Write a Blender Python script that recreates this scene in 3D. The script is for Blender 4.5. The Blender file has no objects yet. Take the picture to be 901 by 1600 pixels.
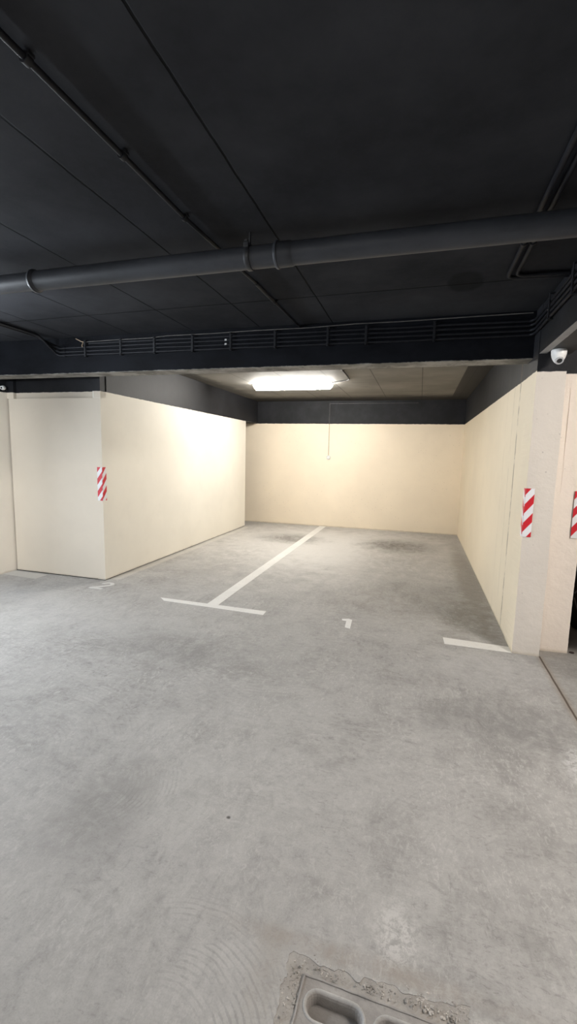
import bpy, bmesh, math, random
from mathutils import Vector, Matrix, noise as mnoise

C = bpy.context.scene.collection
random.seed(7)
PI = math.pi

# ------------------------------------------------------------------ node helpers
class G:
    """tiny expression builder over a material's node tree"""
    def __init__(s, name, rough=0.8, metallic=0.0, spec=0.3):
        s.m = bpy.data.materials.new(name); s.m.use_nodes = True
        s.t = s.m.node_tree; s.b = s.t.nodes['Principled BSDF']
        s.b.inputs['Roughness'].default_value = rough
        s.b.inputs['Metallic'].default_value = metallic
        s.b.inputs['Specular IOR Level'].default_value = spec
        s._pos = None
    def n(s, typ): return s.t.nodes.new(typ)
    def put(s, sock, v):
        if isinstance(v, bpy.types.NodeSocket): s.t.links.new(v, sock)
        elif v is not None:
            if hasattr(sock.default_value, '__len__') and not hasattr(v, '__len__'): v = (v,) * len(sock.default_value)
            if hasattr(v, '__len__') and len(sock.default_value) == 4 and len(v) == 3: v = (*v, 1)
            sock.default_value = v
    @property
    def pos(s):
        if s._pos is None:
            g = s.n('ShaderNodeNewGeometry'); s._pos = g.outputs['Position']; s._nor = g.outputs['Normal']
        return s._pos
    def xyz(s):
        x = s.n('ShaderNodeSeparateXYZ'); s.put(x.inputs[0], s.pos); return x.outputs[0], x.outputs[1], x.outputs[2]
    def math(s, op, a, b=None, c=None, clamp=False):
        k = s.n('ShaderNodeMath'); k.operation = op; k.use_clamp = clamp
        s.put(k.inputs[0], a); s.put(k.inputs[1], b); s.put(k.inputs[2], c); return k.outputs[0]
    def add(s, a, b): return s.math('ADD', a, b)
    def sub(s, a, b): return s.math('SUBTRACT', a, b)
    def mul(s, a, b): return s.math('MULTIPLY', a, b)
    def vmap(s, scale=(1, 1, 1), rot=(0, 0, 0), loc=(0, 0, 0), v=None):
        k = s.n('ShaderNodeMapping'); s.put(k.inputs['Vector'], v or s.pos)
        k.inputs['Scale'].default_value = scale; k.inputs['Rotation'].default_value = rot; k.inputs['Location'].default_value = loc
        return k.outputs[0]
    def noise(s, scale, detail=4, rough=.55, dist=0, v=None):
        k = s.n('ShaderNodeTexNoise'); s.put(k.inputs['Vector'], v or s.pos)
        k.inputs['Scale'].default_value = scale; k.inputs['Detail'].default_value = detail
        k.inputs['Roughness'].default_value = rough; k.inputs['Distortion'].default_value = dist
        return k.outputs['Fac']
    def voro(s, scale, v=None):
        k = s.n('ShaderNodeTexVoronoi'); s.put(k.inputs['Vector'], v or s.pos); k.inputs['Scale'].default_value = scale
        return k.outputs['Distance'], k.outputs['Color']
    def ramp(s, v, a, b, lo=0., hi=1., smooth=True):
        k = s.n('ShaderNodeMapRange'); k.interpolation_type = 'SMOOTHSTEP' if smooth else 'LINEAR'
        s.put(k.inputs['Value'], v)
        for i, q in zip((1, 2, 3, 4), (a, b, lo, hi)): k.inputs[i].default_value = q
        return k.outputs[0]
    def mix(s, f, a, b, mode='MIX'):
        k = s.n('ShaderNodeMix'); k.data_type = 'RGBA'; k.blend_type = mode
        s.put(k.inputs[0], f); s.put(k.inputs[6], a); s.put(k.inputs[7], b); return k.outputs[2]
    def bump(s, h, strength=.3, dist=.01, prev=None):
        k = s.n('ShaderNodeBump'); k.inputs['Strength'].default_value = strength; k.inputs['Distance'].default_value = dist
        s.put(k.inputs['Height'], h)
        if prev is not None: s.put(k.inputs['Normal'], prev)
        s.put(s.b.inputs['Normal'], k.outputs[0]); return k.outputs[0]
    def col(s, v): s.put(s.b.inputs['Base Color'], v)
    def dist2d(s, cx, cy, sx=1., sy=1.):
        x, y, z = s.xyz()
        dx = s.mul(s.sub(x, cx), 1 / sx); dy = s.mul(s.sub(y, cy), 1 / sy)
        return s.math('SQRT', s.add(s.mul(dx, dx), s.mul(dy, dy))), dx, dy

def plain(name, c, rough=.6, metallic=0., spec=.4, var=.12, nscale=25, bump=0.):
    g = G(name, rough, metallic, spec)
    f = g.noise(nscale, 5, .6)
    lo = [q * (1 - var) for q in c]; hi = [min(1, q * (1 + var)) for q in c]
    g.col(g.mix(g.ramp(f, .3, .7), lo, hi))
    if bump: g.bump(f, bump, .004)
    return g.m

# ------------------------------------------------------------------ surface materials
BLACK = (.0105, .0109, .0130)

def wall_paint(name, cream, pits=1., lumps=.25, line=2.212, seams=(), seam_axis='y', pitmin=.62):
    """cream wall paint up to head height, black paint above it"""
    g = G(name, .62, spec=.25)
    x, y, z = g.xyz()
    wob = g.mul(g.sub(g.noise(14, 3), .5), .014)
    black = g.ramp(g.add(z, wob), line - .003, line + .003)
    big = g.noise(.9, 4); mid = g.noise(5, 5, .6)
    c1 = g.mix(g.ramp(big, .3, .7), [q * .95 for q in cream], [min(1, q * 1.03) for q in cream])
    c1 = g.mix(g.ramp(mid, .5, .8, 0, .18), c1, [q * .86 for q in cream])
    dist, _ = g.voro(17)
    reg = g.ramp(g.noise(1.3, 2), pitmin - .08, pitmin + .05)
    pm = g.mul(g.ramp(g.add(dist, g.mul(g.noise(40, 2), .08)), .10, .15, 1, 0), g.mul(reg, .60 * pits))
    c1 = g.mix(pm, c1, [q * .45 for q in cream])
    drip = g.noise(6, 3, .6, v=g.vmap((1, 1, .06)))
    kb = g.mix(g.ramp(g.noise(3, 5, .65), .35, .75), BLACK, [q * 1.9 for q in BLACK])
    kb = g.mix(g.ramp(drip, .62, .75, 0, .5), kb, (.012, .012, .013))
    scuff = g.ramp(g.noise(9, 6, .75, v=g.vmap((1, 1, 3))), .70, .76, 0, .35)
    kb = g.mix(scuff, kb, (.10, .10, .11))
    col = g.mix(black, c1, kb)
    a = {'x': x, 'y': y}[seam_axis]
    seamh = None
    for pos_, w, st in seams:
        wv = g.add(a, g.mul(g.sub(g.noise(3, 4, .7), .5), .03))
        d = g.math('ABSOLUTE', g.sub(wv, pos_))
        f = g.mul(g.ramp(d, w * .4, w, 1, 0), g.mul(g.ramp(g.noise(7, 4, .7), .35, .6), st))
        col = g.mix(f, col, g.mix(.65, col, (.10, .07, .03)))
    # grime where the wall meets the floor
    low = g.ramp(g.add(z, g.mul(g.noise(8, 4), -.04)), -.02, .012, .40, 0)
    col = g.mix(low, col, (.32, .25, .14))
    g.col(col)
    n1 = g.bump(g.noise(120, 3, .6), .12, .003)
    n2 = g.bump(g.noise(9, 5, .6), lumps, .012, n1)
    g.bump(g.sub(1., pm), .25, .004, n2)
    return g.m

CREAM = (.80, .70, .52)
M = {}
M['wall_back'] = wall_paint('cream_back_wall_paint', (.84, .735, .585), 1.0, .12, pitmin=.56)
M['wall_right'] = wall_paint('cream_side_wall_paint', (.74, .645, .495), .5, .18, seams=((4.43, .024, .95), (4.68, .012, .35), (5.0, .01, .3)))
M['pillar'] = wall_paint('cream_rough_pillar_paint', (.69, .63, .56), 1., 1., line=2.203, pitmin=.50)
M['pillar_lit'] = wall_paint('lit_rough_pillar_paint', (.87, .785, .70), 1., 1., line=2.203, pitmin=.50)  # lighter, pinker copy: stronger light on the recessed face painted in
M['wall_box'] = wall_paint('cream_smooth_wall_paint', (.84, .80, .715), .0, .05)
M['wall_left'] = wall_paint('cream_left_wall_paint', (.86, .795, .70), .4, .15)
M['dark_gap'] = plain('dark_base_gap', (.05, .045, .04), .9)

def ceiling_mat():
    g = G('black_painted_concrete', .8, spec=.03)
    x, y, z = g.xyz()
    f = g.noise(1.2, 6, .62); fine = g.noise(28, 5, .7)
    c = g.mix(g.ramp(f, .3, .72), [q * 1.95 for q in (.0106, .0111, .0125)], [q * 4.0 for q in (.0106, .0111, .0125)])
    c = g.mix(g.ramp(fine, .4, .75, 0, .4), c, [q * 3. for q in BLACK])
    wx = g.add(x, g.mul(g.sub(g.noise(5, 4, .7), .5), .012))
    # board joints along the room, one every .67 m
    u = g.math('PINGPONG', g.add(wx, .795 - 6.7), .335)
    j = g.ramp(u, .003, .007, 1, 0)
    wy = g.add(y, g.mul(g.sub(g.noise(4, 4, .7), .5), .014))
    v = g.math('ABSOLUTE', g.sub(g.add(wy, g.mul(x, .025)), 3.335))
    j2 = g.ramp(v, .003, .008, 1, 0)
    fade = g.mul(g.ramp(g.noise(.9, 3), .34, .5), g.ramp(x, -.75, -.4, 1, 0))
    jj = g.math('MAXIMUM', g.mul(j, fade), j2)
    c = g.mix(g.mul(jj, .85), c, (.004, .004, .004))
    d, _, _ = g.dist2d(.22, 3.3, .12, .20)
    c = g.mix(g.ramp(g.add(d, g.mul(g.noise(6, 4), .5)), 1.0, 1.3, .5, 0), c, (.006, .006, .006))
    g.col(c)
    n = g.bump(fine, .25, .004)
    g.bump(g.sub(1., jj), .6, .006, n)
    return g.m
M['ceiling'] = ceiling_mat()

def bay_ceiling_mat():
    g = G('bare_grey_concrete_with_black_edges', .75, spec=.2)
    x, y, z = g.xyz()
    f = g.noise(1.6, 6, .62)
    c = g.mix(g.ramp(f, .3, .7), (.145, .138, .125), (.205, .195, .178))
    u = g.math('PINGPONG', g.add(x, 1.376 - 6.7), .335)
    v = g.math('PINGPONG', g.add(y, -6.98 + 14), .55)
    j = g.math('MAXIMUM', g.ramp(u, .004, .010, 1, 0), g.ramp(v, .004, .012, .8, 0))
    c = g.mix(g.mul(j, .7), c, (.05, .045, .04))
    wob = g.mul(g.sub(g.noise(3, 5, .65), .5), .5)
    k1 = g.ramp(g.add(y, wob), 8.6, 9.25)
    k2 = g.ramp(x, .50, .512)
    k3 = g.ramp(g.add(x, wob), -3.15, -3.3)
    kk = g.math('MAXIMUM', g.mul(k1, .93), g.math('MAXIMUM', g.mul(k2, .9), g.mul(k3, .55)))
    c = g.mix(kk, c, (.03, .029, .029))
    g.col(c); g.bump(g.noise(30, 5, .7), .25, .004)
    return g.m
M['bay_ceiling'] = bay_ceiling_mat()

def beam_mat():
    g = G('black_painted_beam', .65, spec=.07)
    x, y, z = g.xyz()
    f = g.noise(2.2, 6, .65, v=g.vmap((1, 1, 2)))
    c = g.mix(g.ramp(f, .3, .7), (.0038, .0042, .0056), (.0085, .0094, .0125))
    scr = g.ramp(g.noise(6, 6, .8, v=g.vmap((1, 1, 4))), .66, .74, 0, .4)
    c = g.mix(scr, c, (.05, .05, .055))
    d, _, _ = g.dist2d(-1.74, 4.0, .16, 9)
    dz = g.mul(g.sub(z, 2.385), 1 / .03); dx = g.mul(g.add(x, 1.74), 1 / .15)
    blot = g.ramp(g.add(g.add(g.mul(dz, dz), g.mul(dx, dx)), g.mul(g.noise(20, 3), .6)), .9, 1.5, .8, 0)
    c = g.mix(blot, c, (.006, .006, .007))
    # ragged lower arris where the paint stops
    lim = g.add(z, g.mul(g.sub(g.noise(9, 6, .75), .5), .03))
    bare = g.ramp(lim, 2.340, 2.334)
    bc = g.mix(g.ramp(g.noise(5, 6, .7), .35, .65), (.16, .155, .145), (.34, .33, .31))
    bc = g.mix(g.ramp(g.noise(10, 5, .75, v=g.vmap((.3, 2.5, 1))), .6, .68, 0, .85), bc, (.03, .03, .03))
    c = g.mix(bare, c, bc)
    g.col(c); g.bump(g.noise(22, 6, .7), .35, .006)
    return g.m
M['beam'] = beam_mat()

def long_beam_mat():
    g = G('black_painted_long_beam', .6, spec=.3)
    x, y, z = g.xyz()
    f = g.noise(2.2, 6, .65)
    c = g.mix(g.ramp(f, .3, .7), [q * .6 for q in BLACK], [q * 1.4 for q in BLACK])
    bare = g.mul(g.ramp(z, 2.336, 2.333), g.ramp(g.add(x, g.mul(g.sub(g.noise(12, 4), .5), .01)), .852, .856, 1, 0))
    c = g.mix(bare, c, g.mix(g.noise(8, 5), (.22, .22, .22), (.40, .40, .40)))
    g.col(c); g.bump(g.noise(22, 6, .7), .3, .006)
    return g.m
M['long_beam'] = long_beam_mat()

def band_mat():
    g = G('black_painted_band', .6, spec=.3)
    f = g.noise(2.2, 6, .65); x, y, z = g.xyz()
    c = g.mix(g.ramp(f, .3, .7), [q * .9 for q in BLACK], [q * 1.7 for q in BLACK])
    chips = g.ramp(g.noise(14, 5, .8, v=g.vmap((1, .5, 2))), .73, .76, 0, .8)
    c = g.mix(chips, c, (.25, .25, .25))
    g.col(c); g.bump(g.noise(25, 6, .7), .25, .005)
    return g.m
M['band'] = band_mat()

def floor_mat():
    g = G('worn_concrete_floor', .72, spec=.25)
    x, y, z = g.xyz()
    big = g.noise(.75, 6, .6, .4)
    mid = g.noise(3.2, 8, .66, .6)
    fine = g.noise(24, 6, .7)
    grit = g.noise(150, 3, .6)
    streak = g.noise(15, 8, .80, .9, v=g.vmap((1, .30, 1), (0, 0, .7)))
    streak2 = g.noise(20, 8, .80, .6, v=g.vmap((.28, 1, 1), (0, 0, -.25), (3, 1, 0)))
    c = g.mix(g.ramp(big, .28, .72), (.295, .289, .280), (.395, .388, .376))
    c = g.mix(g.ramp(mid, .30, .72, 0, .45), c, (.44, .432, .42))
    c = g.mix(g.ramp(mid, .55, .28, 0, .50), c, (.225, .22, .212))
    zone = g.ramp(g.noise(.9, 4, .55, .4, v=g.vmap(loc=(4, 9, 0))), .35, .65)
    sv = g.add(g.mul(streak, zone), g.mul(streak2, g.sub(1., zone)))
    sm = g.ramp(g.noise(1.7, 5, .65, v=g.vmap(loc=(2, 5, 0))), .32, .68, .15, .60)
    c = g.mix(g.mul(g.ramp(sv, .50, .64), sm), c, (.47, .462, .45))
    c = g.mix(g.mul(g.ramp(sv, .49, .36), sm), c, (.20, .196, .19))
    fl1 = g.noise(55, 7, .82, .7, v=g.vmap((1, .5, 1), (0, 0, .9)))
    fl2 = g.noise(48, 7, .82, .7, v=g.vmap((.5, 1, 1), (0, 0, .3), (1, 2, 0)))
    z2 = g.ramp(g.noise(2.3, 5, .65, .3, v=g.vmap(loc=(1, 1, 0))), .36, .64)
    c = g.mix(g.mul(g.ramp(fl1, .52, .60), g.mul(z2, .55)), c, (.55, .54, .525))
    c = g.mix(g.mul(g.ramp(fl2, .53, .61), g.mul(g.sub(1., z2), .50)), c, (.165, .161, .155))
    c = g.mix(g.ramp(fine, .40, .64, .0, .20), c, g.mix(g.ramp(fine, .46, .56), (.20, .195, .188), (.50, .49, .475)))
    # flaky lighter laitance patches, ragged edges
    flake = g.mul(g.ramp(g.noise(16, 9, .80, .6), .53, .60), g.ramp(g.noise(1.3, 5, .6, .3), .46, .62))
    c = g.mix(g.mul(flake, .40), c, (.56, .55, .53))
    # small dark smudges
    smud = g.mul(g.ramp(g.noise(17, 7, .78, .8, v=g.vmap((1, .5, 1), (0, 0, .5))), .56, .66), g.ramp(g.noise(1.0, 4, .55, .2, v=g.vmap(loc=(7, 3, 0))), .46, .62))
    c = g.mix(g.mul(smud, .45), c, (.15, .147, .142))
    # trowel and power-float arcs
    swirl = None
    wav = g.mul(g.sub(g.noise(3.5, 3, .5), .5), .045)
    fleck = g.noise(26, 5, .7, .3)
    for cx, cy, r0, r1, freq, a0, aw, st in ((-.60, .84, .12, .50, 330, 0.95, 1.25, .85), (-1.42, 1.60, .17, .52, 300, .15, .8, .8),
                                             (-2.05, 1.55, .30, .95, 210, 1.0, .8, .35), (-.25, 1.75, .25, .75, 230, 2.2, .8, .25),
                                             (.55, 1.6, .25, .8, 230, 2.4, .9, .25), (-1.0, 3.3, .4, 1.1, 170, 4.4, 1.2, .25)):
        d, dx, dy = g.dist2d(cx, cy)
        ring = g.math('SINE', g.mul(g.add(d, wav), freq))
        ring = g.ramp(g.add(ring, g.mul(g.sub(fleck, .5), 3.4)), .25, 1.0)
        ang = g.math('ARCTAN2', dy, dx)
        da = g.math('ABSOLUTE', g.math('WRAP', g.sub(ang, a0), PI, -PI))
        msk = g.mul(g.ramp(da, aw * .5, aw, 1, 0), g.mul(g.ramp(d, r0, r0 + .08), g.ramp(d, r1 - .14, r1, 1, 0)))
        msk = g.mul(msk, g.mul(g.ramp(g.noise(6.5, 6, .72), .42, .58), st))
        v = g.mul(ring, msk)
        swirl = v if swirl is None else g.math('MAXIMUM', swirl, v)
        c = g.mix(g.mul(msk, .42), c, (.50, .49, .475))
    c = g.mix(g.mul(swirl, .52), c, (.19, .186, .18))
    # fixed stains: tyre-rubbed patches by the back wall, damp edge, pale patches, painted lamp light in the bay
    rag = g.mul(g.sub(g.noise(4, 7, .72), .5), 1.6)
    flk = g.ramp(g.noise(30, 8, .8, .4), .44, .56)
    brk = g.ramp(g.noise(9, 9, .8, .6, v=g.vmap((1, .6, 1), (0, 0, .5))), .38, .60, .25, 1.)
    def blob(cx, cy, sx, sy, colr, amt, lo=.35, hi=1.15, msk=None):
        nonlocal c
        d, _, _ = g.dist2d(cx, cy, sx, sy)
        f_ = g.ramp(g.add(d, rag), lo, hi, amt, 0)
        c = g.mix(f_ if msk is None else g.mul(f_, msk), c, colr)
    blob(-1.5, 7.6, 2.2, 2.4, (.62, .605, .585), .72, .3, 1.3)  # brightness under the bay lamp put into the floor colour
    blob(-.95, 1.55, 1.0, 1.1, (.52, .51, .495), .50, .2, 1.4, brk)
    blob(-2.25, 7.95, .62, .50, (.13, .123, .112), .85, .1, 1.5, g.add(g.mul(brk, .5), .5))
    blob(-.32, 8.00, .62, .55, (.12, .113, .102), .90, .1, 1.5, g.add(g.mul(brk, .5), .5))
    blob(-.25, 7.0, .7, 1.6, (.20, .185, .165), .40, .2, 1.35, brk)
    blob(-2.6, 6.0, .55, 1.6, (.22, .21, .195), .35, .2, 1.35, brk)
    blob(-.1, 4.9, .8, .7, (.22, .20, .175), .35, .2, 1.35, brk)
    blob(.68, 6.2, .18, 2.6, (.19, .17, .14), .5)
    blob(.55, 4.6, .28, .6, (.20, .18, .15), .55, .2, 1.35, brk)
    blob(-1.7, 3.05, .75, .32, (.165, .161, .157), .5, .2, 1.35, brk)
    blob(.55, 2.75, .55, .28, (.17, .167, .163), .60, .2, 1.35, brk)
    blob(-1.25, 1.50, .22, .30, (.16, .156, .15), .55, .2, 1.35, brk)
    blob(.55, 3.45, .45, .35, (.47, .465, .46), .6, .2, 1.35, brk)
    blob(-3.2, 3.45, 1.2, .55, (.46, .452, .44), .55, .2, 1.35, brk)
    blob(.015, 1.335, .06, .10, (.60, .59, .575), .65, .4, 1.6, flk)
    blob(.95, 2.40, .13, .22, (.60, .60, .60), .9, .4, 1.5, flk)
    blob(.33, 1.13, .14, .05, (.62, .61, .59), .8, .4, 1.5, flk)
    blob(-.10, 1.228, .40, .034, (.27, .225, .18), .50, .2, 1.5, brk)
    blob(-.36, 1.10, .05, .14, (.29, .26, .22), .4, .2, 1.5, brk)
    blob(-.70, 1.62, .012, .010, (.08, .075, .07), .9, .5, 1.2)
    # pale dusty rim at the foot of the side wall
    rim = g.mul(g.ramp(g.math('ABSOLUTE', g.add(x, 3.45)), .02, .08, .4, 0), g.mul(g.ramp(y, 4.45, 4.6), g.ramp(y, 8.8, 8.9, 1, 0)))
    c = g.mix(rim, c, (.62, .60, .55))
    # slab joint running forward from the pillar
    wx = g.add(x, g.mul(g.sub(g.noise(4, 4), .5), .010))
    dj = g.math('ABSOLUTE', g.sub(wx, 1.0))
    jm = g.mul(g.ramp(dj, .004, .009, 1, 0), g.ramp(y, 3.84, 3.86, 1, 0))
    side = g.mul(g.ramp(x, 1.0, 1.005), g.ramp(y, 2.4, 4.2, 0, .4))
    c = g.mix(side, c, (.22, .205, .18))
    halo = g.mul(g.ramp(dj, .0, .05, .4, 0), g.ramp(y, 3.84, 3.86, 1, 0))
    c = g.mix(halo, c, (.24, .19, .13))
    c = g.mix(g.mul(jm, .9), c, (.07, .05, .035))
    c = g.mix(g.ramp(grit, .45, .75, 0, .16), c, (.17, .165, .155))
    c = g.mix(1., c, (1.06, 1.045, 1.03), 'MULTIPLY')
    g.col(c)
    g.put(g.b.inputs['Roughness'], g.ramp(mid, .3, .7, .62, .85))
    n = g.bump(fine, .10, .004)
    n = g.bump(swirl, .25, .003, n)
    g.bump(g.add(grit, g.mul(flake, -1.)), .10, .002, n)
    return g.m
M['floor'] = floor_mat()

def marking_mat(name, col, wear):
    g = G(name, .6, spec=.3)
    f = g.noise(18, 7, .75); f2 = g.noise(3, 4)
    c = g.mix(g.ramp(f2, .3, .7), [q * .92 for q in col], col)
    c = g.mix(g.ramp(f, .58, .70, 0, wear), c, (.36, .35, .33))
    c = g.mix(g.ramp(g.noise(70, 3), .66, .72, 0, .6), c, (.25, .24, .22))
    g.col(c); g.bump(f, .15, .003)
    return g.m
M['line'] = marking_mat('white_floor_paint', (.74, .725, .695), .5)
M['line_faint'] = marking_mat('faded_floor_paint', (.52, .505, .475), .75)
M['number_faint'] = marking_mat('worn_number_paint', (.60, .59, .57), .6)
M['number'] = marking_mat('white_number_paint', (.76, .75, .73), .25)

def pipe_mat():
    g = G('black_painted_pipe', .48, spec=.3)
    f = g.noise(3, 6, .65, v=g.vmap((.5, 1, 1)))
    c = g.mix(g.ramp(f, .3, .7), (.026, .028, .0325), (.050, .0535, .062))
    c = g.mix(g.ramp(g.noise(7, 7, .8, v=g.vmap((1, 4, 4), (0, .3, .5))), .68, .73, 0, .4), c, (.2, .2, .2))
    g.col(c); g.bump(g.noise(40, 4, .6), .12, .003)
    return g.m
M['pipe'] = pipe_mat()
M['pipe_metal'] = plain('black_painted_clamp', (.020, .021, .024), .45, 0., .5, .3, 30, .2)
M['conduit'] = plain('black_painted_conduit', (.010, .0106, .0135), .55, 0, .2, .3, 12, .15)
M['conduit_bracket'] = plain('black_painted_bracket', (.013, .0135, .016), .55, 0, .2, .3, 30, .2)
M['grey_wire'] = plain('dusty_grey_wire', (.10, .095, .09), .6, 0, .3, .3, 8)
M['bare_wire'] = plain('bare_copper_tips', (.45, .34, .24), .4, .3, .5, .2, 40)
M['white_plastic'] = plain('white_plastic', (.78, .78, .77), .38, 0, .5, .03, 10)
M['lamp_housing'] = plain('white_lamp_housing', (.75, .75, .74), .5, 0, .4, .04, 10)
M['grey_plastic'] = plain('pale_grey_plastic', (.55, .55, .54), .4, 0, .5, .05, 10)
M['lens_ring'] = plain('grey_lens_ring', (.50, .50, .51), .35, 0, .5, .05, 30)
M['lens'] = plain('dark_lens', (.012, .012, .014), .08, 0, .8, .05, 10)
M['cream_wire'] = plain('cream_painted_cable_cover', (.46, .37, .24), .6, 0, .3, .08, 20)
M['dark_wire'] = plain('black_cable', (.014, .014, .015), .5, 0, .4, .2, 20)
M['panel'] = wall_paint('cream_panel_paint', (.72, .645, .54), .0, .03)
M['rubber'] = plain('black_rubber', (.012, .012, .012), .8, 0, .3, .2, 30, .3)
M['car_paint'] = plain('black_car_paint', (.012, .012, .013), .18, 0, .6, .1, 6)
M['car_trim'] = plain('black_plastic_trim', (.016, .016, .017), .6, 0, .3, .1, 20)
M['glass'] = plain('dark_car_glass', (.01, .011, .012), .05, 0, .8, .05, 4)
M['alloy'] = plain('grey_alloy', (.22, .22, .23), .35, .8, .5, .1, 20)
M['tail_red'] = plain('red_lens', (.30, .01, .01), .2, 0, .6, .1, 20)
M['head_clear'] = plain('clear_lens', (.45, .46, .48), .12, 0, .7, .1, 20)
M['debris'] = plain('brown_scrap', (.045, .028, .024), .8, 0, .3, .3, 60)

def emit(name, col, strength):
    m = bpy.data.materials.new(name); m.use_nodes = True
    b = m.node_tree.nodes['Principled BSDF']
    b.inputs['Base Color'].default_value = (.9, .9, .9, 1)
    b.inputs['Emission Color'].default_value = (*col, 1); b.inputs['Emission Strength'].default_value = strength
    return m
LAMP_BAY = 176.
LAMP_HALL = 130.
M['bay_diffuser'] = emit('lit_bay_diffuser', (1, .965, .90), LAMP_BAY)
M['hall_diffuser'] = emit('lit_hall_diffuser', (1, .965, .93), LAMP_HALL * .28)
M['hall_fill'] = emit('ceiling_fill_diffuser', (.86, .93, 1), LAMP_HALL * 1.5)
M['hall_warm'] = emit('lit_warm_diffuser', (1, .93, .86), LAMP_HALL * 1.75)

def hazard_mat(name, u0, v0, axis, period=.145, slope=1.25, phase=0.):
    """red and white slanted stripes, rising to the right"""
    g = G(name, .35, spec=.5)
    x, y, z = g.xyz()
    u = x if axis == 'x' else y
    s = g.sub(g.sub(z, v0), g.mul(g.sub(u, u0), slope))
    w = g.math('FRACT', g.mul(g.add(s, phase), 1 / period))
    f = g.ramp(w, .495, .505, smooth=False)
    g.col(g.mix(f, (.80, .80, .82), (.60, .018, .03)))
    return g.m

def cover_mat(name, base, tint):
    g = G(name, .8, spec=.2)
    f = g.noise(9, 7, .7, .4); h = g.noise(70, 5, .7)
    c = g.mix(g.ramp(f, .3, .7), [q * .8 for q in base], [q * 1.15 for q in base])
    c = g.mix(g.ramp(g.noise(5, 5), .5, .7, 0, .5), c, tint)
    c = g.mix(g.ramp(h, .55, .7, 0, .4), c, [q * .55 for q in base])
    x, y, z = g.xyz()
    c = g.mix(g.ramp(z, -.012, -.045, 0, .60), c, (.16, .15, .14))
    g.col(c); g.bump(h, .5, .004)
    return g.m
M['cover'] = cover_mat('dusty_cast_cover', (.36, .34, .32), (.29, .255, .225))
M['cover_lip'] = cover_mat('worn_pale_lip', (.45, .435, .415), (.39, .37, .345))
M['mortar'] = cover_mat('crumbled_mortar', (.40, .375, .345), (.33, .295, .255))
M['chips'] = plain('pale_stone_chips', (.44, .41, .375), .85, 0, .2, .45, 30, .3)

# ------------------------------------------------------------------ mesh helpers
def tag(o, label=None, cat=None, group=None, kind=None):
    for k, v in (('label', label), ('category', cat), ('group', group), ('kind', kind)):
        if v: o[k] = v
    return o
def thing(name, loc, label, cat, group=None):
    o = bpy.data.objects.new(name, None); o.empty_display_size = .05
    C.objects.link(o); o.location = loc
    return tag(o, label, cat, group)
def origin(o):
    p = Vector((0, 0, 0))
    while o: p += o.location; o = o.parent
    return p
def obj(name, bm, mats, parent=None, smooth=False, sharp=40):
    me = bpy.data.meshes.new(name)
    if parent is not None: bmesh.ops.translate(bm, verts=bm.verts, vec=-origin(parent))
    bmesh.ops.recalc_face_normals(bm, faces=bm.faces)
    bm.to_mesh(me); bm.free()
    for m in (mats if isinstance(mats, (list, tuple)) else [mats]): me.materials.append(m)
    if smooth:
        me.polygons.foreach_set('use_smooth', [True] * len(me.polygons))
        me.set_sharp_from_angle(angle=math.radians(sharp))
    o = bpy.data.objects.new(name, me); C.objects.link(o)
    if parent is not None: o.parent = parent
    return o
def struct(name, bm, mats, smooth=False):
    o = obj(name, bm, mats, None, smooth); o['kind'] = 'structure'; return o
def solo(name, bm, mats, label, cat, group=None, smooth=False):
    """a one-mesh thing with its origin at its base centre"""
    xs = [v.co for v in bm.verts]
    lo = Vector([min(q[i] for q in xs) for i in range(3)]); hi = Vector([max(q[i] for q in xs) for i in range(3)])
    c = (lo + hi) / 2; c.z = lo.z
    bmesh.ops.translate(bm, verts=bm.verts, vec=-c)
    o = obj(name, bm, mats, None, smooth); o.location = c
    return tag(o, label, cat, group)

def box(bm, a, b, bev=0., seg=2):
    r = bmesh.ops.create_cube(bm, size=1)
    s = Vector(b) - Vector(a); c = (Vector(a) + Vector(b)) / 2
    for v in r['verts']: v.co = Vector((v.co.x * s.x, v.co.y * s.y, v.co.z * s.z)) + c
    if bev:
        es = list({e for v in r['verts'] for e in v.link_edges})
        bmesh.ops.bevel(bm, geom=es, offset=bev, segments=seg, affect='EDGES', profile=.5)
    return bm
def B(a, b, bev=0., seg=2): return box(bmesh.new(), a, b, bev, seg)

def frame_of(d):
    d = Vector(d).normalized()
    u = Vector((0, 0, 1)) if abs(d.z) < .9 else Vector((0, 1, 0))
    x = d.cross(u).normalized(); return x, x.cross(d).normalized()
def tube(bm, pts, r, n=12, cap=True):
    pts = [Vector(p) for p in pts]; rings = []
    prevx = None
    for i, p in enumerate(pts):
        d = (pts[min(i + 1, len(pts) - 1)] - pts[max(i - 1, 0)]).normalized()
        if prevx is None: x, y = frame_of(d)
        else:
            x = (prevx - d * prevx.dot(d)).normalized(); y = x.cross(d).normalized()
        prevx = x
        rr = r[i] if isinstance(r, (list, tuple)) else r
        rings.append([bm.verts.new(p + (x * math.cos(t) + y * math.sin(t)) * rr) for t in (2 * PI * k / n for k in range(n))])
    for a, b in zip(rings, rings[1:]):
        for k in range(n): bm.faces.new((a[k], a[(k + 1) % n], b[(k + 1) % n], b[k]))
    if cap:
        bm.faces.new(rings[0]); bm.faces.new(rings[-1])
    return bm
def T(pts, r, n=12): return tube(bmesh.new(), pts, r, n)
def rounded(pts, rad=.04, seg=5):
    """polyline with its inner corners rounded"""
    pts = [Vector(p) for p in pts]; out = [pts[0]]
    for a, b, c in zip(pts, pts[1:], pts[2:]):
        ra = min(rad, (a - b).length * .45, (c - b).length * .45)
        p0 = b + (a - b).normalized() * ra; p1 = b + (c - b).normalized() * ra
        for k in range(seg + 1):
            t = k / seg
            out.append(p0 * (1 - t) ** 2 + b * 2 * t * (1 - t) + p1 * t * t)
    out.append(pts[-1]); return out
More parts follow.
